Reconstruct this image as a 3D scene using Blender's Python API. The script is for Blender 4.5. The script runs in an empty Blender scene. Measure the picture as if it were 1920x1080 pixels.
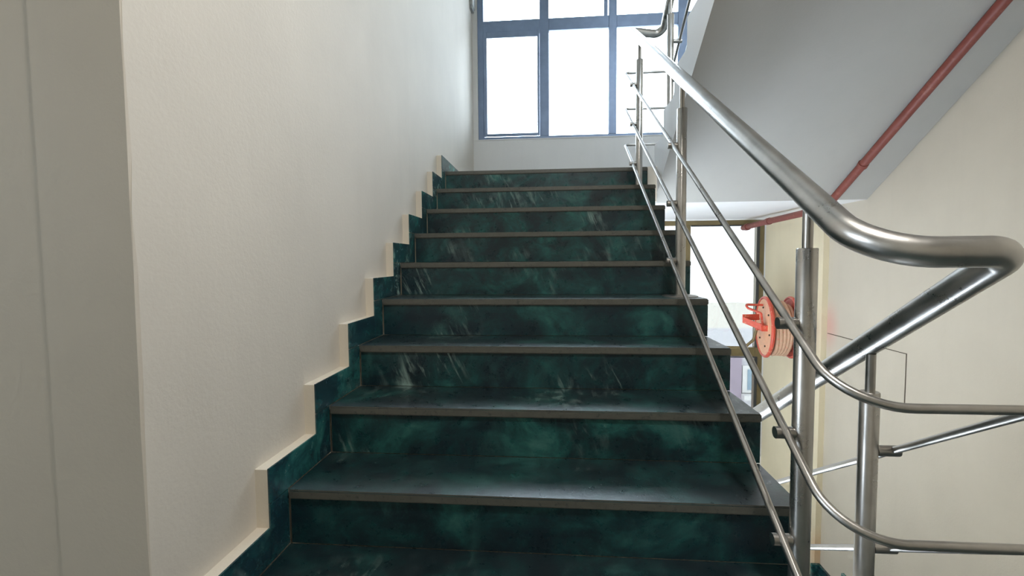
import bpy, bmesh, math, random
from mathutils import Vector, Matrix

scene = bpy.context.scene
C = scene.collection
random.seed(7)

# ------------------------------------------------------------------ camera
cam_d = bpy.data.cameras.new('camera')
cam = bpy.data.objects.new('camera', cam_d)
C.objects.link(cam)
_r = Vector((0.99646, 0.08372, -0.00783)); _f = Vector((-0.08403, 0.99485, -0.05666))
_u = _r.cross(_f).normalized(); _r = _f.cross(_u).normalized()
cam.matrix_world = Matrix(((_r.x, _u.x, -_f.x, 0.7768), (_r.y, _u.y, -_f.y, -3.4579),
                           (_r.z, _u.z, -_f.z, -0.6561), (0, 0, 0, 1)))
cam_d.sensor_width = 36.0
cam_d.lens = 16.707
cam_d.clip_start = 0.02
scene.camera = cam

# ------------------------------------------------------------------ light
SKY = 14.0
w = bpy.data.worlds.new('sky')
scene.world = w
w.use_nodes = True
bg = w.node_tree.nodes['Background']
bg.inputs[0].default_value = (0.77, 0.88, 1.0, 1)
bg.inputs[1].default_value = SKY

def portal(loc, rot, sx, sy):
    l = bpy.data.lights.new('daylight_portal', 'AREA')
    l.shape = 'RECTANGLE'; l.size = sx; l.size_y = sy
    l.cycles.is_portal = True
    o = bpy.data.objects.new('daylight_portal', l); C.objects.link(o)
    o.location = loc; o.rotation_euler = rot
portal((1.47, 1.80, 1.68), (-math.pi / 2, 0, 0), 2.95, 2.15)
portal((1.47, 1.80, -1.47), (-math.pi / 2, 0, 0), 2.95, 2.46)
portal((-4.0, -3.8, 0.2), (0, -math.pi / 2, 0), 1.5, 2.0)  # portal for the opening added in the corridor end wall

vs = scene.view_settings
vs.view_transform = 'Standard'; vs.look = 'None'; vs.gamma = 1.0; vs.use_curve_mapping = False
vs.exposure = 0.0

# ------------------------------------------------------------------ materials
def new_mat(name):
    m = bpy.data.materials.new(name); m.use_nodes = True
    nt = m.node_tree
    return m, nt, nt.nodes['Principled BSDF']

def node(nt, t, **kw):
    n = nt.nodes.new(t)
    for k, v in kw.items():
        if k.startswith('i_'):
            key = k[2:]
            n.inputs[int(key) if key.isdigit() else key].default_value = v
        else:
            setattr(n, k, v)
    return n

def ramp(nt, src, stops):
    r = nt.nodes.new('ShaderNodeValToRGB')
    el = r.color_ramp.elements
    while len(el) < len(stops): el.new(0.5)
    for e, (p, c) in zip(el, stops):
        e.position = p; e.color = c if len(c) == 4 else (*c, 1)
    nt.links.new(src, r.inputs[0])
    return r

def mixc(nt, fac, a, b, mode='MIX'):
    m = nt.nodes.new('ShaderNodeMix'); m.data_type = 'RGBA'; m.blend_type = mode
    for sock, v in ((0, fac), (6, a), (7, b)):
        if hasattr(v, 'links'): nt.links.new(v, m.inputs[sock])
        else: m.inputs[sock].default_value = v if sock == 0 else (*v[:3], 1)
    return m.outputs[2]

def position(nt, scale=(1, 1, 1), rot=(0, 0, 0), loc=(0, 0, 0)):
    g = node(nt, 'ShaderNodeNewGeometry')
    mp = node(nt, 'ShaderNodeMapping')
    mp.inputs['Scale'].default_value = scale; mp.inputs['Rotation'].default_value = rot
    mp.inputs['Location'].default_value = loc
    nt.links.new(g.outputs['Position'], mp.inputs[0])
    return mp.outputs[0]

def rot_position(nt, ang, scale):
    a = position(nt, (1, 1, 1), (0, ang, 0))
    mp = node(nt, 'ShaderNodeMapping'); mp.inputs['Scale'].default_value = scale
    nt.links.new(a, mp.inputs[0])
    return mp.outputs[0]

def noise(nt, vec, scale, detail=4, rough=.55, dist=0):
    n = node(nt, 'ShaderNodeTexNoise', i_Scale=scale, i_Detail=detail, i_Roughness=rough, i_Distortion=dist)
    nt.links.new(vec, n.inputs['Vector'])
    return n.outputs[0]

def bump(nt, bsdf, h, strength, dist=.01):
    b = node(nt, 'ShaderNodeBump', i_Strength=strength, i_Distance=dist)
    nt.links.new(h, b.inputs['Height']); nt.links.new(b.outputs[0], bsdf.inputs['Normal'])

def spot_mask(nt, centre, radii):
    v = position(nt, tuple(1 / r for r in radii), (0, 0, 0), tuple(-c / r for c, r in zip(centre, radii)))
    ln = node(nt, 'ShaderNodeVectorMath', operation='LENGTH')
    nt.links.new(v, ln.inputs[0])
    m = node(nt, 'ShaderNodeMapRange', interpolation_type='SMOOTHSTEP', i_1=1.0, i_2=0.0, i_3=0.0, i_4=1.0)
    nt.links.new(ln.outputs[1], m.inputs[0])
    return m.outputs[0]

def plaster(name, col, vary=.06, stains=(), rough=.75, bscale=90):
    m, nt, b = new_mat(name)
    p = position(nt)
    n1 = noise(nt, p, 1.7, 5, .6)
    lo = tuple(c * (1 - vary) for c in col); hi = tuple(min(1, c * (1 + vary * .6)) for c in col)
    c = ramp(nt, n1, [(.3, lo), (.7, hi)]).outputs[0]
    streak = noise(nt, position(nt, (9, 9, .8)), 1.0, 4, .6)
    c = mixc(nt, ramp(nt, streak, [(.52, (0, 0, 0)), (.8, (.18, .18, .18))]).outputs[0], c, tuple(x * .82 for x in col))
    sp = noise(nt, p, 14, 3, .7)
    c = mixc(nt, ramp(nt, sp, [(.73, (0, 0, 0)), (.82, (.35, .35, .35))]).outputs[0], c, tuple(x * .7 for x in col))
    for centre, radii, scol, amt in stains:
        f = node(nt, 'ShaderNodeMath', operation='MULTIPLY', i_1=amt)
        nt.links.new(spot_mask(nt, centre, radii), f.inputs[0])
        c = mixc(nt, f.outputs[0], c, scol)
    nt.links.new(c, b.inputs['Base Color'])
    b.inputs['Roughness'].default_value = rough
    b.inputs['Specular IOR Level'].default_value = .25
    h = mixc(nt, .5, noise(nt, p, bscale, 3), noise(nt, p, 6, 3))
    bump(nt, b, h, .12, .01)
    return m

def marble(name, rough_lo, rough_hi, bstr, dk=1.0, spec=.5):
    m, nt, b = new_mat(name)
    p = position(nt)
    big = noise(nt, position(nt, (1, 1, 1.2), (.2, .5, .1)), 4.6, 9, .68, .5)
    c = ramp(nt, big, [(.34, (.003, .011, .015)), (.45, (.005, .022, .027)), (.53, (.008, .056, .055)),
                       (.61, (.022, .125, .112)), (.74, (.085, .240, .215))]).outputs[0]
    blot = noise(nt, p, 1.6, 3, .5)
    c = mixc(nt, ramp(nt, blot, [(.38, (0, 0, 0)), (.66, (.65, .65, .65))]).outputs[0], c, (.007, .022, .034))
    cloud = noise(nt, position(nt, (1.6, 1, .9), (0, .4, 0)), 3.4, 6, .7, .5)
    c = mixc(nt, ramp(nt, cloud, [(.56, (0, 0, 0)), (.74, (.5, .5, .5))]).outputs[0], c, (.055, .165, .150))
    # short pale slanted strokes, in drifts
    gate = ramp(nt, noise(nt, position(nt, (1, 1, 1), (0, 0, 0), (3, 1, 7)), 2.4, 3, .5), [(.50, (0, 0, 0)), (.70, (1, 1, 1))]).outputs[0]
    for ang, sc, lo, hi, amt in ((.42, (46, 12, 7), .56, .68, .7), (.30, (17, 9, 5), .56, .70, .65), (.55, (9, 7, 4), .58, .72, .5)):
        st_ = noise(nt, rot_position(nt, ang, sc), 1.0, 4, .62, .35)
        m1 = ramp(nt, st_, [(lo, (0, 0, 0)), (hi, (amt,) * 3)]).outputs[0]
        c = mixc(nt, mixc(nt, 1.0, m1, gate, 'MULTIPLY'), c, (.33, .47, .43))
    fine = noise(nt, p, 120, 3, .7)
    c = mixc(nt, ramp(nt, fine, [(.6, (0, 0, 0)), (.75, (.3, .3, .3))]).outputs[0], c, (.07, .13, .125))
    c = mixc(nt, 1.0, c, (dk, dk, dk), 'MULTIPLY')
    nt.links.new(c, b.inputs['Base Color'])
    rr = ramp(nt, noise(nt, p, 22, 5, .7), [(.3, (rough_lo,) * 3), (.7, (rough_hi,) * 3)]).outputs[0]
    nt.links.new(rr, b.inputs['Roughness'])
    b.inputs['Specular IOR Level'].default_value = spec
    bump(nt, b, mixc(nt, .5, noise(nt, p, 160, 4, .7), noise(nt, p, 35, 4, .7)), bstr, .004)
    return m

def metal(name, col, rough):
    m, nt, b = new_mat(name)
    p = position(nt)
    n = noise(nt, p, 9, 5, .65)
    c = ramp(nt, n, [(.35, tuple(x * .8 for x in col)), (.65, col)]).outputs[0]
    spots = noise(nt, p, 150, 4, .7)
    c = mixc(nt, ramp(nt, spots, [(.70, (0, 0, 0)), (.80, (.5, .5, .5))]).outputs[0], c, tuple(x * .35 for x in col))
    nt.links.new(c, b.inputs['Base Color'])
    b.inputs['Metallic'].default_value = 1.0
    nt.links.new(ramp(nt, n, [(.3, (rough * .8,) * 3), (.7, (rough * 1.3,) * 3)]).outputs[0], b.inputs['Roughness'])
    bump(nt, b, noise(nt, p, 220, 2), .04, .002)
    return m

def paint(name, col, rough=.45, wear=None, scale=18, metallic=0.0):
    m, nt, b = new_mat(name)
    p = position(nt)
    c = ramp(nt, noise(nt, p, scale, 5, .65), [(.35, tuple(x * .85 for x in col)), (.65, col)]).outputs[0]
    if wear:
        c = mixc(nt, ramp(nt, noise(nt, p, scale * 1.7, 5, .7), [(.56, (0, 0, 0)), (.66, (.8, .8, .8))]).outputs[0], c, wear)
    nt.links.new(c, b.inputs['Base Color'])
    b.inputs['Roughness'].default_value = rough
    b.inputs['Metallic'].default_value = metallic
    return m

def glass(name, tint=(.96, .98, .98, 1)):
    m = bpy.data.materials.new(name); m.use_nodes = True
    nt = m.node_tree; nt.nodes.clear()
    out = node(nt, 'ShaderNodeOutputMaterial')
    tr = node(nt, 'ShaderNodeBsdfTransparent'); tr.inputs[0].default_value = tint
    gl = node(nt, 'ShaderNodeBsdfGlossy'); gl.inputs['Roughness'].default_value = .02
    fr = node(nt, 'ShaderNodeFresnel', i_IOR=1.45)
    mx = node(nt, 'ShaderNodeMixShader')
    nt.links.new(fr.outputs[0], mx.inputs[0]); nt.links.new(tr.outputs[0], mx.inputs[1]); nt.links.new(gl.outputs[0], mx.inputs[2])
    nt.links.new(mx.outputs[0], out.inputs[0])
    return m

M = {}
M['wall'] = plaster('cream_white_plaster', (.70, .655, .59))
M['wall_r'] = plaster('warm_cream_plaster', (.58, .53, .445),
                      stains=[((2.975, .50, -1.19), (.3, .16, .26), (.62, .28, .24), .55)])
M['wall_e'] = plaster('beige_plaster', (.50, .45, .37))
M['pilaster'] = plaster('bounce_tinted_cream_plaster', (.74, .66, .48),  # cream plaster with yellow bounced light put into its colour
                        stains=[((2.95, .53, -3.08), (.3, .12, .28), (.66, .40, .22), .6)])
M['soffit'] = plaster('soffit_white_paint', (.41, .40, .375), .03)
M['side'] = plaster('white_plaster', (.78, .78, .78), .03)
M['ledge'] = plaster('ledge_cream_plaster', (.74, .68, .58), .05)
M['grout'] = plaster('pale_grout', (.42, .40, .35), .15)
M['marble'] = marble('green_marble_tread', .24, .42, .3, .62, 1.25)
M['marble_r'] = marble('green_marble_riser', .22, .42, .16, 1.05)
M['marble_s'] = marble('green_marble_skirting', .16, .30, .10, 1.8, .7)
M['nose'] = paint('unpolished_marble_edge', (.115, .115, .098), .38, (.045, .055, .05), 40)
M['steel'] = metal('brushed_stainless_steel', (.56, .545, .52), .30)
M['steel_d'] = metal('dull_stainless_steel', (.50, .48, .45), .33)
M['alu'] = paint('flare_tinted_aluminium', (.24, .32, .47), .4, None, 6, .3)  # aluminium with the blue flare around the window mixed into its colour
M['bronze'] = paint('bronze_aluminium', (.20, .155, .075), .4, None, 6, .3)
M['bronze_d'] = paint('dark_gasket', (.035, .04, .045), .5)
M['glass'] = glass('window_glass')
M['glass_t'] = glass('dimming_window_glass', (.34, .335, .32, 1))  # tint added to cut the daylight through the lower window
M['red'] = paint('red_paint', (.62, .085, .05), .4, (.70, .33, .22), 22)
M['pipe'] = paint('red_oxide_pipe_paint', (.22, .055, .042), .5, (.27, .095, .07), 12)
M['disc'] = paint('faded_orange_paint', (.80, .44, .27), .5, (.66, .20, .12), 30)
M['hose'] = paint('faded_hose_rubber', (.58, .36, .24), .6, (.60, .20, .14), 26)
M['conduit'] = paint('grey_plastic', (.42, .43, .42), .5)
M['dark'] = paint('dark_gap', (.06, .045, .03), .8)
M['lav'] = plaster('lavender_render', (.40, .34, .42), .08)
M['bwhite'] = plaster('pale_render', (.62, .62, .66), .05)
M['bglass'] = paint('pale_blue_glass', (.30, .42, .52), .1)
M['ground'] = paint('outdoor_ground', (.80, .77, .70), .9)
M['lamp'] = bpy.data.materials.new('fill_lamp_diffuser'); M['lamp'].use_nodes = True  # glow of the added fill lamp
M['lamp'].node_tree.nodes['Principled BSDF'].inputs['Emission Color'].default_value = (1, .955, .89, 1)
M['lamp'].node_tree.nodes['Principled BSDF'].inputs['Emission Strength'].default_value = 175

# ------------------------------------------------------------------ helpers
def link(name, me, mats, parent=None):
    o = bpy.data.objects.new(name, me); C.objects.link(o)
    if not isinstance(mats, (list, tuple)): mats = [mats]
    for m in mats: me.materials.append(m)
    if parent is not None: o.parent = parent
    return o

def obj(name, bm, mats, parent=None, smooth=False):
    me = bpy.data.meshes.new(name)
    bmesh.ops.recalc_face_normals(bm, faces=bm.faces)
    if smooth:
        for f in bm.faces: f.smooth = True
    bm.to_mesh(me); bm.free()
    if smooth:
        try: me.set_sharp_from_angle(angle=math.radians(40))
        except Exception: pass
    return link(name, me, mats, parent)

def empty(name, loc=(0, 0, 0)):
    o = bpy.data.objects.new(name, None); C.objects.link(o); o.location = loc
    bpy.context.view_layer.update()
    return o

def tag(o, label=None, cat=None, kind=None, group=None):
    if label: o['label'] = label
    if cat: o['category'] = cat
    if kind: o['kind'] = kind
    if group: o['group'] = group
    return o

def struct(o, label=None):
    o['kind'] = 'structure'
    if label: o['label'] = label
    return o

def box(bm, x0, x1, y0, y1, z0, z1, bev=0):
    vs_ = [bm.verts.new(p) for p in ((x0, y0, z0), (x1, y0, z0), (x1, y1, z0), (x0, y1, z0),
                                     (x0, y0, z1), (x1, y0, z1), (x1, y1, z1), (x0, y1, z1))]
    fs = [bm.faces.new([vs_[i] for i in q]) for q in ((0, 3, 2, 1), (4, 5, 6, 7), (0, 1, 5, 4), (1, 2, 6, 5), (2, 3, 7, 6), (3, 0, 4, 7))]
    if bev:
        es = list({e for f in fs for e in f.edges})
        bmesh.ops.bevel(bm, geom=es, offset=bev, segments=2, affect='EDGES', profile=.6)
    return fs

def boxo(name, dims, mats, parent=None, bev=0):
    bm = bmesh.new(); box(bm, *dims, bev=bev)
    return obj(name, bm, mats, parent)

def boxes(name, dl, mats, parent=None):
    bm = bmesh.new()
    for d in dl: box(bm, *d)
    return obj(name, bm, mats, parent)

def prism_yz(bm, pts, x0, x1):
    a = [bm.verts.new((x0, y, z)) for y, z in pts]; b = [bm.verts.new((x1, y, z)) for y, z in pts]
    n = len(pts)
    bm.faces.new(a); bm.faces.new(b[::-1])
    for i in range(n): bm.faces.new((a[i], b[i], b[(i + 1) % n], a[(i + 1) % n]))

def fillet(pts, radii, n=10):
    pts = [Vector(p) for p in pts]; out = [pts[0]]
    for i in range(1, len(pts) - 1):
        P = pts[i]; a = (pts[i - 1] - P); b = (pts[i + 1] - P)
        la, lb = a.length, b.length; a.normalize(); b.normalize()
        ang = a.angle(b)
        r = radii[i - 1] if isinstance(radii, (list, tuple)) else radii
        if r <= 0 or ang > math.pi - .01:
            out.append(P); continue
        t = min(r / math.tan(ang / 2), .49 * la, .49 * lb); r = t * math.tan(ang / 2)
        bis = (a + b).normalized(); cen = P + bis * (r / math.sin(ang / 2))
        s, e = P + a * t - cen, P + b * t - cen
        tot = s.angle(e); ax = s.cross(e).normalized()
        for k in range(n + 1):
            out.append(cen + Matrix.Rotation(tot * k / n, 3, ax) @ s)
    out.append(pts[-1])
    return out

def tube(bm, path, r, seg=16, cap=True):
    path = [Vector(p) for p in path]
    T = []
    for i in range(len(path)):
        a = path[max(i - 1, 0)]; b = path[min(i + 1, len(path) - 1)]
        T.append((b - a).normalized())
    ref = Vector((0, 0, 1)) if abs(T[0].z) < .9 else Vector((1, 0, 0))
    nrm = (ref - T[0] * ref.dot(T[0])).normalized()
    rings = []
    for i, p in enumerate(path):
        if i:
            q = T[i - 1].rotation_difference(T[i]); nrm = q @ nrm
            nrm = (nrm - T[i] * nrm.dot(T[i])).normalized()
        bi = T[i].cross(nrm)
        # mitre: keep the width across sharp corners
        k = 1.0
        rings.append([bm.verts.new(p + (nrm * math.cos(2 * math.pi * j / seg) + bi * math.sin(2 * math.pi * j / seg)) * r * k) for j in range(seg)])
    for a, b in zip(rings, rings[1:]):
        for j in range(seg): bm.faces.new((a[j], a[(j + 1) % seg], b[(j + 1) % seg], b[j]))
    if cap: bm.faces.new(rings[0][::-1]); bm.faces.new(rings[-1])

def tubeo(name, path, r, mat, parent=None, seg=16):
    bm = bmesh.new(); tube(bm, path, r, seg)
    return obj(name, bm, mat, parent, smooth=True)

def lathe_x(bm, prof, cy, cz, seg=48):
    """prof: (x, radius) revolved about the X axis through (cy, cz)"""
    rings = []
    for x, r in prof:
        rings.append([bm.verts.new((x, cy + r * math.cos(2 * math.pi * j / seg), cz + r * math.sin(2 * math.pi * j / seg))) for j in range(seg)])
    for a, b in zip(rings, rings[1:]):
        for j in range(seg): bm.faces.new((a[j], a[(j + 1) % seg], b[(j + 1) % seg], b[j]))
    bm.faces.new(rings[0]); bm.faces.new(rings[-1][::-1])

# ------------------------------------------------------------------ dimensions
D = .27; H = .16518; S = H / D; W = 1.4507; NB = .0085
XL = -.04                      # left plaster face
XR = 2.975                     # right plaster face
XF = 1.515                     # left side of the right-hand flights
YB = 1.56                      # inner face of the window wall
ZA = 0.0                       # upper landing
ZC = -10 * H                   # landing the photographer stands on
ZL = -20 * H                   # landing below
ZUS = -.245                    # underside of the upper landing
YU = .09                       # first riser of the flight going up on the right
YT = -2.30                     # top edge of the flight going down on the right
TT = .028                      # tread thickness

# ------------------------------------------------------------------ walls
def wall_left():
    bm = bmesh.new(); rnd = random.Random(3)
    nz = 60; z0, z1 = -3.5, 3.05; rows = []
    for i in range(nz + 1):
        z = z0 + (z1 - z0) * i / nz
        jx, jy = rnd.uniform(-.003, .003), rnd.uniform(-.004, .004)
        ring = [(-.24, 1.76), (-.24, -2.586), (XL - .004 + jx, -2.59), (XL, -2.586 + jy), (XL, 1.76)]
        rows.append([bm.verts.new((x, y, z)) for x, y in ring])
    n = 5
    for a, b in zip(rows, rows[1:]):
        for j in range(n): bm.faces.new((a[j], a[(j + 1) % n], b[(j + 1) % n], b[j]))
    bm.faces.new(rows[0]); bm.faces.new(rows[-1][::-1])
    # the end of the wall is painted like the corridor wall
    bm.faces.ensure_lookup_table(); bmesh.ops.recalc_face_normals(bm, faces=bm.faces)
    for f in bm.faces:
        if f.normal.y < -.95 or f.normal.x < -.9: f.material_index = 1
    return obj('wall_left', bm, [M['wall'], M['wall_e']])
struct(wall_left(), 'off-white plaster wall along the left of the stairs')
struct(boxo('wall_front', (-4.0, -.24, -2.582, -2.382, -3.5, 3.05), M['wall_e']), 'beige corridor wall beside the left edge')
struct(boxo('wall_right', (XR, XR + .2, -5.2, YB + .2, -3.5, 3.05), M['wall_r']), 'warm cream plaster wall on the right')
struct(boxo('wall_rear', (-4.0, XR, -5.2, -5.0, -3.5, 3.05), M['wall_e']))
struct(boxes('wall_corridor', [(-4.2, -4.0, -5.2, -2.382, -3.5, -.55), (-4.2, -4.0, -5.2, -2.382, .95, 3.05),
                               (-4.2, -4.0, -5.2, -4.8, -.55, .95), (-4.2, -4.0, -2.8, -2.382, -.55, .95)], M['wall_e']))  # unseen end wall; its opening is added to light the near walls
struct(boxo('wall_pilaster', (2.93, XR, .53, YB, ZL, ZUS), M['pilaster']), 'cream pilaster coloured with yellow bounce light between the hose reel and right wall')
WX0, WX1 = .01, 2.93
UZ0, UZ1 = .615, 2.75
LZ0, LZ1 = -2.69, -.258
struct(boxes('wall_back', [(XL, WX0, YB, YB + .2, -3.5, 3.05), (WX1, XR, YB, YB + .2, -3.5, 3.05),
                           (WX0, WX1, YB, YB + .2, -3.5, LZ0), (WX0, WX1, YB, YB + .2, LZ1, UZ0), (WX0, WX1, YB, YB + .2, UZ1, 3.05)], M['side']),
       'off-white plaster window wall at the stair head')
# landings and ceilings
struct(boxes('floor', [(-4.0, 1.48, -5.0, -2.43 + NB + .02, ZC - .2, ZC), (1.48, XR, -5.0, YT, ZC - .2, ZC)], M['marble']))
fu = struct(boxes('floor_upper', [(XL, XF, .03, YB, ZUS, -TT), (XF, XR, YU, YB, ZUS, -TT)], M['side']), 'white underside of the upper landing')
boxo('floor_finish', (0, XR, .30, YB, -TT, 0), M['marble'], fu)
struct(boxo('floor_lower', (XL, XR, .10, YB, ZL - .2, ZL), M['marble']))
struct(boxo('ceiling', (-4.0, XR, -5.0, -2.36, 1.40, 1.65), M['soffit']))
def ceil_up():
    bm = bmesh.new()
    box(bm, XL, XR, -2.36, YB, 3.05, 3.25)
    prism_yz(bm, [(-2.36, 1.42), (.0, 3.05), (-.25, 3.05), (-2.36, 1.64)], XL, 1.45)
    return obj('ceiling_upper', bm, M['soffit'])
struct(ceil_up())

# fill lamp added out of view over the lower landing, brightens the near walls
lmp = empty('added_fill_lamp', (1.25, -3.0, 1.34))
tag(lmp, 'added fill lamp, out of view, on the ceiling over the lower landing', 'lamp')
def fill_lamp_part(nm, prof, m):
    bm = bmesh.new(); seg = 32
    rings = [[bm.verts.new((1.25 + r * math.cos(2 * math.pi * j / seg), -3.0 + r * math.sin(2 * math.pi * j / seg), z)) for j in range(seg)] for r, z in prof]
    for a, b in zip(rings, rings[1:]):
        for j in range(seg): bm.faces.new((a[j], a[(j + 1) % seg], b[(j + 1) % seg], b[j]))
    bm.faces.new(rings[0]); bm.faces.new(rings[-1])
    o = obj(nm, bm, m, None, True); o.parent = lmp; o.matrix_parent_inverse = lmp.matrix_world.inverted()
fill_lamp_part('fill_lamp_base', [(.17, 1.40), (.17, 1.375), (.155, 1.37)], M['side'])
fill_lamp_part('diffuser', [(.15, 1.372), (.145, 1.35), (.11, 1.335), (.05, 1.328)], M['lamp'])

# ------------------------------------------------------------------ left flight
st = empty('staircase', (.7, -1.2, ZC))
tag(st, 'green marble staircase rising straight ahead to the window landing', 'staircase')
def child_of(o, par):
    o.parent = par; o.matrix_parent_inverse = par.matrix_world.inverted(); return o

pts = [(.03, -TT)]
for k in range(10):
    y, z = -k * D + NB + .018, -k * H
    pts += [(y, z - TT), (y, z - H - (TT if k < 9 else 0))]
pts = pts[:1] + pts[1:]
pts += [(-9 * D + NB + .3, ZC), (.03, S * .03 - .28)]
bm = bmesh.new(); prism_yz(bm, pts, -.004, W - .004)
child_of(obj('flight_slab', bm, M['ledge']), st)
child_of(boxo('landing_edge', (W, XF, .0, .03, ZUS, 0), M['ledge']), st)

def tread_mesh(depth, x0, x1, thick, nose_dir=-1):
    """origin at the nosing, top at z = 0"""
    bm = bmesh.new()
    y0, y1 = (0, depth) if nose_dir < 0 else (-depth, 0)
    box(bm, x0, x1, y0, y1, -thick, 0)
    ny = y0 if nose_dir < 0 else y1
    es = [e for e in bm.edges if all(abs(v.co.y - ny) < 1e-6 for v in e.verts) or all(abs(v.co.x - x1) < 1e-6 for v in e.verts)]
    bmesh.ops.bevel(bm, geom=es, offset=.004, segments=2, affect='EDGES')
    bmesh.ops.recalc_face_normals(bm, faces=bm.faces)
    for f in bm.faces:
        if f.normal.y * nose_dir > .5: f.material_index = 1
    return bm
def mesh_of(bm, name, mats):
    me = bpy.data.meshes.new(name); bmesh.ops.recalc_face_normals(bm, faces=bm.faces); bm.to_mesh(me); bm.free()
    for m in mats: me.materials.append(m)
    return me
tm = mesh_of(tread_mesh(D + NB - .002, .003, W, TT), 'tread', [M['marble'], M['nose']])
bm = bmesh.new(); box(bm, .006, W - .001, 0, .018, -H + .0015, -TT)
rm = mesh_of(bm, 'riser', [M['marble_r']])
rnd = random.Random(5)
ZJ = [0, -.001, .004, .004, .001, -.005, .001, .002, -.004, .0]     # small unevenness of the laid treads
for k in range(10):
    t = bpy.data.objects.new('tread', tm); C.objects.link(t); t.location = (0, -k * D, -k * H)
    r = bpy.data.objects.new('riser', rm); C.objects.link(r); r.location = (0, -k * D + NB, -k * H)
    for o in (t, r): child_of(o, st)

# ------------------------------------------------------------------ left skirting
sk = struct(empty('baseboard_left', (XL, -1.2, ZC)), 'stepped green marble skirting along the left plaster wall')
FR, UP = .085, .100
TILE = .005
bm = bmesh.new()
for k in range(-1, 10):
    y, z = -k * D, -k * H
    if k == -1:
        box(bm, XL, -TILE, D - FR, YB, -.02, UP - .002)
    else:
        box(bm, XL, -TILE, y - FR, y - FR + D, z - H - (.02 if k < 9 else 0), z + UP - .002)
box(bm, XL, -TILE, -2.59, -2.43 - FR, ZC, ZC + UP - .002)
child_of(obj('plaster_backing', bm, M['ledge']), sk)
g = .0012
bm = bmesh.new(); box(bm, -TILE, 0, -FR + g, D - FR - g, g, UP, bev=.001)
ut = mesh_of(bm, 'skirting_tile', [M['marble_s']])
bm = bmesh.new(); box(bm, -TILE, 0, -FR + g, NB, -H + g, -g, bev=.001)
lt = mesh_of(bm, 'skirting_tile', [M['marble_s']])
def inst(name, me, loc, par):
    o = bpy.data.objects.new(name, me); C.objects.link(o); o.location = loc
    return child_of(o, par)
for k in range(10):
    inst('skirting_tile', ut, (0, -k * D, -k * H), sk)
    inst('skirting_tile', lt, (0, -k * D, -k * H), sk)
for i in range(5): inst('skirting_tile', ut, (0, D * (i + 1), 0), sk)
child_of(boxo('skirting_tile', (-TILE, 0, -2.59, -2.43 - FR - g, ZC, ZC + UP), M['marble_s']), sk)

# ------------------------------------------------------------------ flight going up on the right
uf = empty('staircase', (2.2, -1.0, 0))
tag(uf, 'underside of the white concrete flight rising overhead on the right', 'staircase')
pts = []
for k in range(10):
    y, z = YU - k * D, (k + 1) * H
    pts += [(y, z - H), (y, z)]
pts = [(YU, ZUS)] + pts[0:]
yend = -2.3585
pts += [(yend, 10 * H), (yend, -.19 - S * yend)]
bm = bmesh.new(); prism_yz(bm, pts, XF, XR - .002)
bmesh.ops.recalc_face_normals(bm, faces=bm.faces)
for f in bm.faces:
    if f.normal.x < -.9: f.material_index = 1
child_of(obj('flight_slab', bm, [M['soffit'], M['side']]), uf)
utm = mesh_of(tread_mesh(D, XF + .01, XR - .01, .006, 1), 'tread', [M['marble'], M['nose']])
for k in range(9): inst('tread', utm, (0, YU - k * D - .001, (k + 1) * H + .006), uf)

# ------------------------------------------------------------------ flight going down on the right
lf = empty('staircase', (2.2, -1.0, ZL))
tag(lf, 'green marble flight descending on the right behind the steel railing', 'staircase')
pts = []
for k in range(10):
    y, z = YT + k * D, ZC - k * H
    pts += [(y - .018, z - TT), (y - .018, z - H - TT)]
pts[-1] = (pts[-1][0], ZL)
pts += [(YT + 9 * D - .45, ZL), (YT - .1, ZC - .35), (YT - .1, ZC - TT)]
bm = bmesh.new(); prism_yz(bm, pts, XF, XR - .002)
child_of(obj('flight_slab', bm, M['ledge']), lf)
ltm = mesh_of(tread_mesh(D + .015, XF, XR - .02, TT, 1), 'tread', [M['marble'], M['nose']])
bm = bmesh.new(); box(bm, XF + .002, XR - .02, -.018 - NB, -NB, -H + .001, -TT)
lrm = mesh_of(bm, 'riser', [M['marble_r']])
for k in range(10):
    if k: inst('tread', ltm, (0, YT + k * D, ZC - k * H), lf)
    inst('riser', lrm, (0, YT + k * D, ZC - k * H), lf)
# right wall skirting of that flight and of the landing below
skr = struct(empty('baseboard_right', (XR, 0, ZL)), 'green marble skirting at the foot of the right wall')
bm = bmesh.new(); box(bm, XR - .02, XR, -D + FR + g, FR - g, g, UP)
utr = mesh_of(bm, 'skirting_tile', [M['marble_s']])
bm = bmesh.new(); box(bm, XR - .02, XR, 0, FR - g, -H + g, -g)
ltr = mesh_of(bm, 'skirting_tile', [M['marble_s']])
for k in range(10):
    y, z = YT + k * D, ZC - k * H
    if k: inst('skirting_tile', utr, (0, y, z), skr)
    inst('skirting_tile', ltr, (0, y, z), skr)
child_of(boxo('skirting_tile', (XR - .02, XR, YT + 9 * D + FR + g, .525, ZL, ZL + UP + .03), M['marble_s']), skr)
child_of(boxo('skirting_tile', (2.90, XR - .005, .505, .53, ZL, ZL + UP + .035), M['marble_s']), skr)

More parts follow.
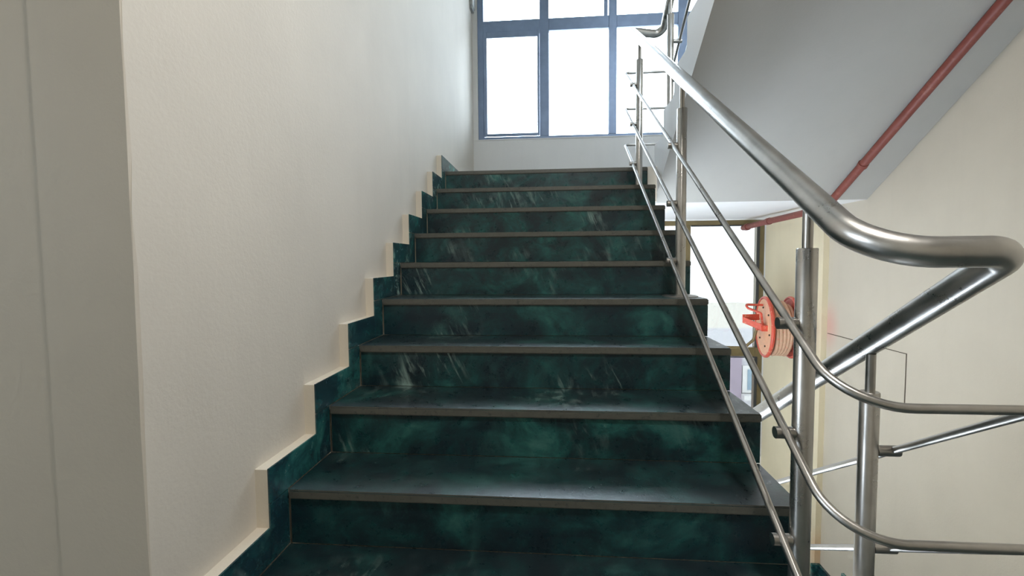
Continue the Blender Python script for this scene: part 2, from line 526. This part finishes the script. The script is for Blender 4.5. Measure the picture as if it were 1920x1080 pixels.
# ------------------------------------------------------------------ windows
def window(name, z0, z1, transoms, mulls, fw, mat, label, gm):
    root = struct(empty(name, (1.47, YB + .06, z0)), label)
    y0, y1 = YB + .03, YB + .10
    def bar(nm, x0, x1, a, b, yy0=y0, yy1=y1, m=mat, par=root, bev=.004):
        return child_of(boxo(nm, (x0, x1, yy0, yy1, a, b), m, par, bev), par)
    bar('outer_frame', WX0, WX0 + fw, z0, z1); bar('outer_frame', WX1 - fw, WX1, z0, z1)
    bar('outer_frame', WX0 + fw, WX1 - fw, z1 - fw * .7, z1)
    bar('outer_frame', WX0 + fw, WX1 - fw, z0, z0 + .032)
    for a, b in mulls: bar('mullion', a, b, z0 + .032, z1 - fw * .7)
    cols = []
    x = WX0 + fw
    for a, b in mulls: cols.append((x, a)); x = b
    cols.append((x, WX1 - fw))
    rows = []; z = z0 + .032
    for a, b in transoms: rows.append((z, a)); z = b
    rows.append((z, z1 - fw * .7))
    for (x0, x1) in cols:
        for a, b in transoms: bar('transom', x0, x1, a, b, y0 + .004, y1 - .004)
        for (a, b) in rows:
            bar('glass_pane', x0 + .001, x1 - .001, a + .001, b - .001, YB + .062, YB + .067, M[gm], root, 0)
    return root, cols, rows, bar

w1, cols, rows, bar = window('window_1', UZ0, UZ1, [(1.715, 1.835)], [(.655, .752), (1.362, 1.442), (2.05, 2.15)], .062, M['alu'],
                             'tall window above the stair head, frame tinted with blue flare', 'glass')
# opening sash in the lower left light
x0, x1 = cols[0]; a, b = rows[0]
for d in ((x0, x0 + .036, a, b), (x1 - .024, x1, a, b), (x0 + .036, x1 - .024, a, a + .03), (x0 + .036, x1 - .024, b - .062, b)):
    bar('sash_frame', d[0], d[1], d[2], d[3], YB + .012, YB + .028)
# sliding sash of the upper middle light
x0, x1 = cols[1]; a, b = rows[1]
bar('sash_frame', x1 - .05, x1 - .012, a, b, YB + .035, YB + .06)
child_of(boxo('window_sill', (XL + .005, WX1, YB - .006, YB + .03, UZ0 - .012, UZ0), M['side'], w1, .003), w1)

w2, cols2, rows2, bar2 = window('window_2', LZ0, LZ1, [(-1.66, -1.565)], [(.655, .745), (1.37, 1.45), (2.115, 2.20)], .07, M['bronze'],
                                'bronze framed window under the upper landing, behind the hose reel', 'glass_t')
x0, x1 = cols2[3]
for a, b in rows2:
    bar2('gasket', x1 - .006, x1 + .022, a, b, YB + .02, YB + .03, M['bronze_d'])
    bar2('gasket', x0, x1, b - .012, b, YB + .022, YB + .032, M['bronze_d'])

# ------------------------------------------------------------------ railing (one welded run through all three flights)
rl = empty('stair_railing', (1.37, -1.2, -9 * H))
tag(rl, 'brushed stainless steel stair railing with thick round handrail and thin rods', 'railing')
PX, PX2 = 1.368, 1.600
HR = .029
YTURN, YFAR = -2.535, .20
hz = lambda y: .897 + S * y                       # handrail on the left flight
zb = hz(YTURN) + .0
zb = -.646
zf = 1.010
low_y = 0.0
path = [(PX2, -2.25, zf + S * (YFAR + .05 + 2.25)), (PX2, YFAR + .05, zf), (PX, YFAR - .02, zf), (PX, -2.515, zb), (PX2, YTURN, zb),
        (PX2, low_y, zb - S * (low_y - YTURN) - .005)]
child_of(tubeo('handrail', fillet(path, [.06, .02, .16, .036], 14), HR, M['steel'], rl, 28), rl)
RX, RX2 = 1.325, 1.660
rods = []
for hgt, dz in ((.690, 0), (.428, 0), (.165, 0)):
    # height at the post above its tread; the post stands mid-tread
    zl = lambda y: -9 * H + hgt + S * (y + 2.28)
    yt = -2.53
    zt = zl(yt) + .014
    yfar = .215; zfar = zl(yfar)
    path = [(RX2, -2.25, zfar + S * (yfar + 2.25)), (RX2, yfar, zfar), (RX, yfar, zfar), (RX, yt, zt), (RX2, yt, zt), (RX2, low_y, zt - S * (low_y - yt) + .0)]
    child_of(tubeo('guard_rod', fillet(path, [.05, .03, .12, .018], 12), .0093, M['steel_d'], rl, 14), rl)
    rods.append((hgt, zt, yt, zfar, yfar))

def lathe_z(bm, prof, seg=24):
    rings = [[bm.verts.new((r * math.cos(2 * math.pi * j / seg), r * math.sin(2 * math.pi * j / seg), z)) for j in range(seg)] for r, z in prof]
    for a, b in zip(rings, rings[1:]):
        for j in range(seg): bm.faces.new((a[j], a[(j + 1) % seg], b[(j + 1) % seg], b[j]))
    bm.faces.new(rings[0][::-1]); bm.faces.new(rings[-1])

def post(x, y, z, top, hr, rodz, side, fl=.08):
    bm = bmesh.new(); lathe_z(bm, [(.0228, 0), (.0228, top - .002), (.0212, top), (.012, top)])
    o = obj('post', bm, M['steel'], None, True); o.location = (x, y, z); child_of(o, rl)
    bpy.context.view_layer.update()
    def sub(nm, bm_, m):
        s = obj(nm, bm_, m, None, True); s.location = (x, y, z); return child_of(s, o)
    bm = bmesh.new(); lathe_z(bm, [(.0115, top - .01), (.0115, hr)], 16); sub('pin', bm, M['steel_d'])
    bm = bmesh.new(); lathe_z(bm, [(fl, 0), (fl, .003), (fl - .012, .007), (.026, .010)], 32); sub('base_plate', bm, M['steel'])
    for rz in rodz:
        bm = bmesh.new()
        tube(bm, [(side * .020, 0, rz), (side * (.063 if side < 0 else .076), 0, rz)], .0142, 16)
        sub('bracket', bm, M['steel_d'])
for k, y in ((9, -2.297), (5, -1.20), (1, -.12)):
    z = -k * H
    post(PX, y, z, .855, hz(y) - z - HR * .9, [(r[0] - 9 * H + S * (y + 2.28)) - z for r in rods], -1)
def lowz(y, r): return r[1] - S * (y - r[2])
for k, y in ((1, -2.165), (5, -2.165 + 4 * D), (9, -2.165 + 8 * D)):
    z = ZC - k * H
    hrz = zb - S * (y - YTURN) - .005
    if y < low_y - .02:
        post(PX2, y, z, hrz - .125 - z, hrz - z - HR * .9, [lowz(y, r) - z for r in rods], 1, .075)
for k, y in ((1, .01), (5, .01 - 4 * D)):
    z = k * H + .006
    hrz = zf - S * (y - (YFAR + .05))
    post(PX2, y, z, hrz - .12 - z, hrz - z - HR * .9, [r[3] - S * (y - r[4]) - z for r in rods], 1, .065)

# ------------------------------------------------------------------ red fire pipe
pp = empty('fire_pipe', (2.72, .4, -.3))
tag(pp, 'dull red steel pipe running down the overhead soffit to the window', 'pipe')
PR = .026
sof = lambda y: -.19 - S * y - PR - .004
path = [(2.80, -2.2, sof(-2.2)), (2.72, .04, sof(.04)), (2.72, .44, -.304), (2.72, 1.03, -.317), (2.715, YB + .02, -.338)]
child_of(tubeo('pipe', fillet(path, .06, 8), PR, M['pipe'], pp, 20), pp)
child_of(tubeo('coupling', [(2.715, 1.46, -.335), (2.715, 1.51, -.337)], PR + .007, M['pipe'], pp, 20), pp)
child_of(tubeo('coupling', [(2.72, 1.00, -.3165), (2.72, 1.05, -.318)], PR + .005, M['pipe'], pp, 20), pp)
def clamp(y):
    z = sof(y); x = 2.80 - (.08) * (y + 2.2) / 2.24
    bm = bmesh.new(); tube(bm, [(x + .002, y + .012, z - .008), (x - .002, y - .012, z + .007)], PR + .004, 20)
    child_of(obj('pipe_clamp', bm, M['pipe'], None, True), pp)
for y in (-.25, -1.3): clamp(y)

# ------------------------------------------------------------------ hose reel
hx = empty('fire_hose_reel', (2.93, .85, -1.55))
tag(hx, 'orange and red fire hose reel fixed beside the bronze window', 'hose reel')
cy, cz, R0 = .85, -1.25, .268
def part(nm, bm, m, smooth=True): return child_of(obj(nm, bm, m, None, smooth), hx)
def disc(x, face):
    bm = bmesh.new()
    lathe_x(bm, [(x - .003, .05), (x, .055), (x, .13), (x + .006, .14), (x + .006, .2), (x, .21), (x - .002, R0 - .022)] +
            [(x + .004, R0 - .022), (x + .004, .05)], cy, cz)
    o = part('flange_disc', bm, M[face])
    bm = bmesh.new()
    ring = [(x + .006 + .016 * math.cos(a), R0 - .012 + .014 * math.sin(a)) for a in [2 * math.pi * i / 10 for i in range(11)]]
    rings = []
    seg = 56
    for xx, rr in ring[:-1]:
        rings.append([bm.verts.new((xx, cy + rr * math.cos(2 * math.pi * j / seg), cz + rr * math.sin(2 * math.pi * j / seg))) for j in range(seg)])
    for i in range(10):
        a, b = rings[i], rings[(i + 1) % 10]
        for j in range(seg): bm.faces.new((a[j], a[(j + 1) % seg], b[(j + 1) % seg], b[j]))
    rim = obj('rim', bm, M['red'], None, True); child_of(rim, o)
    for i in range(6):
        a = i * math.pi / 3 + .3
        bm = bmesh.new(); tube(bm, [(x - .004, cy + .17 * math.cos(a), cz + .17 * math.sin(a)), (x + .008, cy + .17 * math.cos(a), cz + .17 * math.sin(a))], .008, 10)
        child_of(obj('bolt', bm, M['dark'], None, True), o)
disc(2.640, 'disc'); disc(2.842, 'red')
bm = bmesh.new(); lathe_x(bm, [(2.645, .12), (2.845, .12)], cy, cz, 32); part('drum', bm, M['red'])
bm = bmesh.new(); lathe_x(bm, [(2.575, .032), (2.93, .032)], cy, cz, 20); part('axle', bm, M['red'])
bm = bmesh.new(); box(bm, 2.918, 2.93, cy - .09, cy + .09, cz - .16, cz + .16, bev=.003); part('wall_plate', bm, M['red'], False)
# wound hose: two layers of a helix
hp = []
for layer, (rr, xa, xb) in enumerate(((.16, 2.672, 2.822), (.196, 2.822, 2.678), (.226, 2.678, 2.805))):
    turns = 5
    for i in range(turns * 28):
        t = i / (turns * 28); a = 2 * math.pi * turns * t + .6
        wob = .004 * math.sin(3.1 * a + layer)
        hp.append((xa + (xb - xa) * t + wob, cy + (rr + wob) * math.cos(a), cz - .006 * layer + (rr + wob) * math.sin(a)))
child_of(tubeo('hose', hp, .0165, M['hose'], hx, 10), hx)
# channel bracket and guide loop standing off the front disc
bm = bmesh.new()
for (xa, ya, za), (xb, yb, zb_) in (((2.455, .80, -1.165), (2.60, .85, -1.165)), ((2.455, .80, -1.185), (2.60, .74, -1.245))):
    d = (Vector((xb, yb, zb_)) - Vector((xa, ya, za)))
    n = d.cross(Vector((0, 0, 1))).normalized() * .004; u = Vector((0, 0, .026))
    A = Vector((xa, ya, za)); B = Vector((xb, yb, zb_))
    vv = [bm.verts.new(p) for p in (A - n - u, A + n - u, A + n + u, A - n + u, B - n - u, B + n - u, B + n + u, B - n + u)]
    for q in ((0, 1, 2, 3), (7, 6, 5, 4), (0, 4, 5, 1), (1, 5, 6, 2), (2, 6, 7, 3), (3, 7, 4, 0)): bm.faces.new([vv[i] for i in q])
box(bm, 2.59, 2.645, .735, .86, -1.275, -1.225)
part('guide_bracket', bm, M['red'], False)
loop = fillet([(2.63, .86, -1.06), (2.485, .84, -1.055), (2.50, .82, -1.085), (2.60, .79, -1.125), (2.61, .78, -1.23)], .02, 6)
part_o = tubeo('guide_loop', loop, .010, M['red'], hx, 10); child_of(part_o, hx)
inlet = fillet([(2.20, .95, -1.462), (2.50, .93, -1.455), (2.575, .92, -1.38), (2.60, .90, -1.25), (2.64, .85, -1.25)], .06, 8)
child_of(tubeo('inlet_pipe', inlet, .013, M['bronze'], hx, 12), hx)

hx.rotation_euler.z = math.radians(-8.5); hx.location.y += -.03; hx.location.x += -.012

# ------------------------------------------------------------------ flush hatch in the right wall
hp_ = empty('access_hatch', (XR, .1, -1.56))
tag(hp_, 'flush cream access hatch with dark seam in the right wall', 'hatch')
child_of(boxo('seam', (XR - .0012, XR + .002, -.336, .52, -1.57, -1.251), M['dark'], hp_), hp_)
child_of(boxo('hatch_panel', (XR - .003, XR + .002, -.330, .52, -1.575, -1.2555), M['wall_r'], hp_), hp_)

# ------------------------------------------------------------------ conduit end on the left wall
cd = empty('wall_conduit', (XL, 1.44, 1.9))
tag(cd, 'short grey conduit end on left wall beside the window top', 'conduit')
child_of(boxo('conduit_cover', (XL, XL + .035, 1.40, 1.53, 1.91, 2.9), M['conduit'], cd, .006), cd)
child_of(boxo('conduit_cap', (XL, XL + .028, 1.41, 1.52, 1.88, 1.912), M['conduit'], cd, .004), cd)

# ------------------------------------------------------------------ outside
nb = empty('neighbour_building', (4.6, 6.5, -8))
tag(nb, 'lavender and white building outside below the bronze window transom', 'building')
child_of(boxo('lavender_wall', (1.0, 4.44, 6.0, 10, -8, -2.55), M['lav'], nb), nb)
child_of(boxo('white_wall', (4.44, 8.0, 6.05, 10, -8, -2.55), M['bwhite'], nb), nb)
child_of(boxo('window_frame', (4.46, 5.3, 6.0, 6.06, -3.25, -2.72), M['side'], nb), nb)
child_of(boxo('window_pane', (4.55, 5.22, 5.985, 6.02, -3.19, -2.79), M['bglass'], nb), nb)
child_of(boxo('ledge', (4.44, 5.6, 5.85, 6.05, -3.36, -3.27), M['side'], nb), nb)
struct(boxo('ground', (-40, 40, 2.5, 80, -8.2, -8), M['ground']))
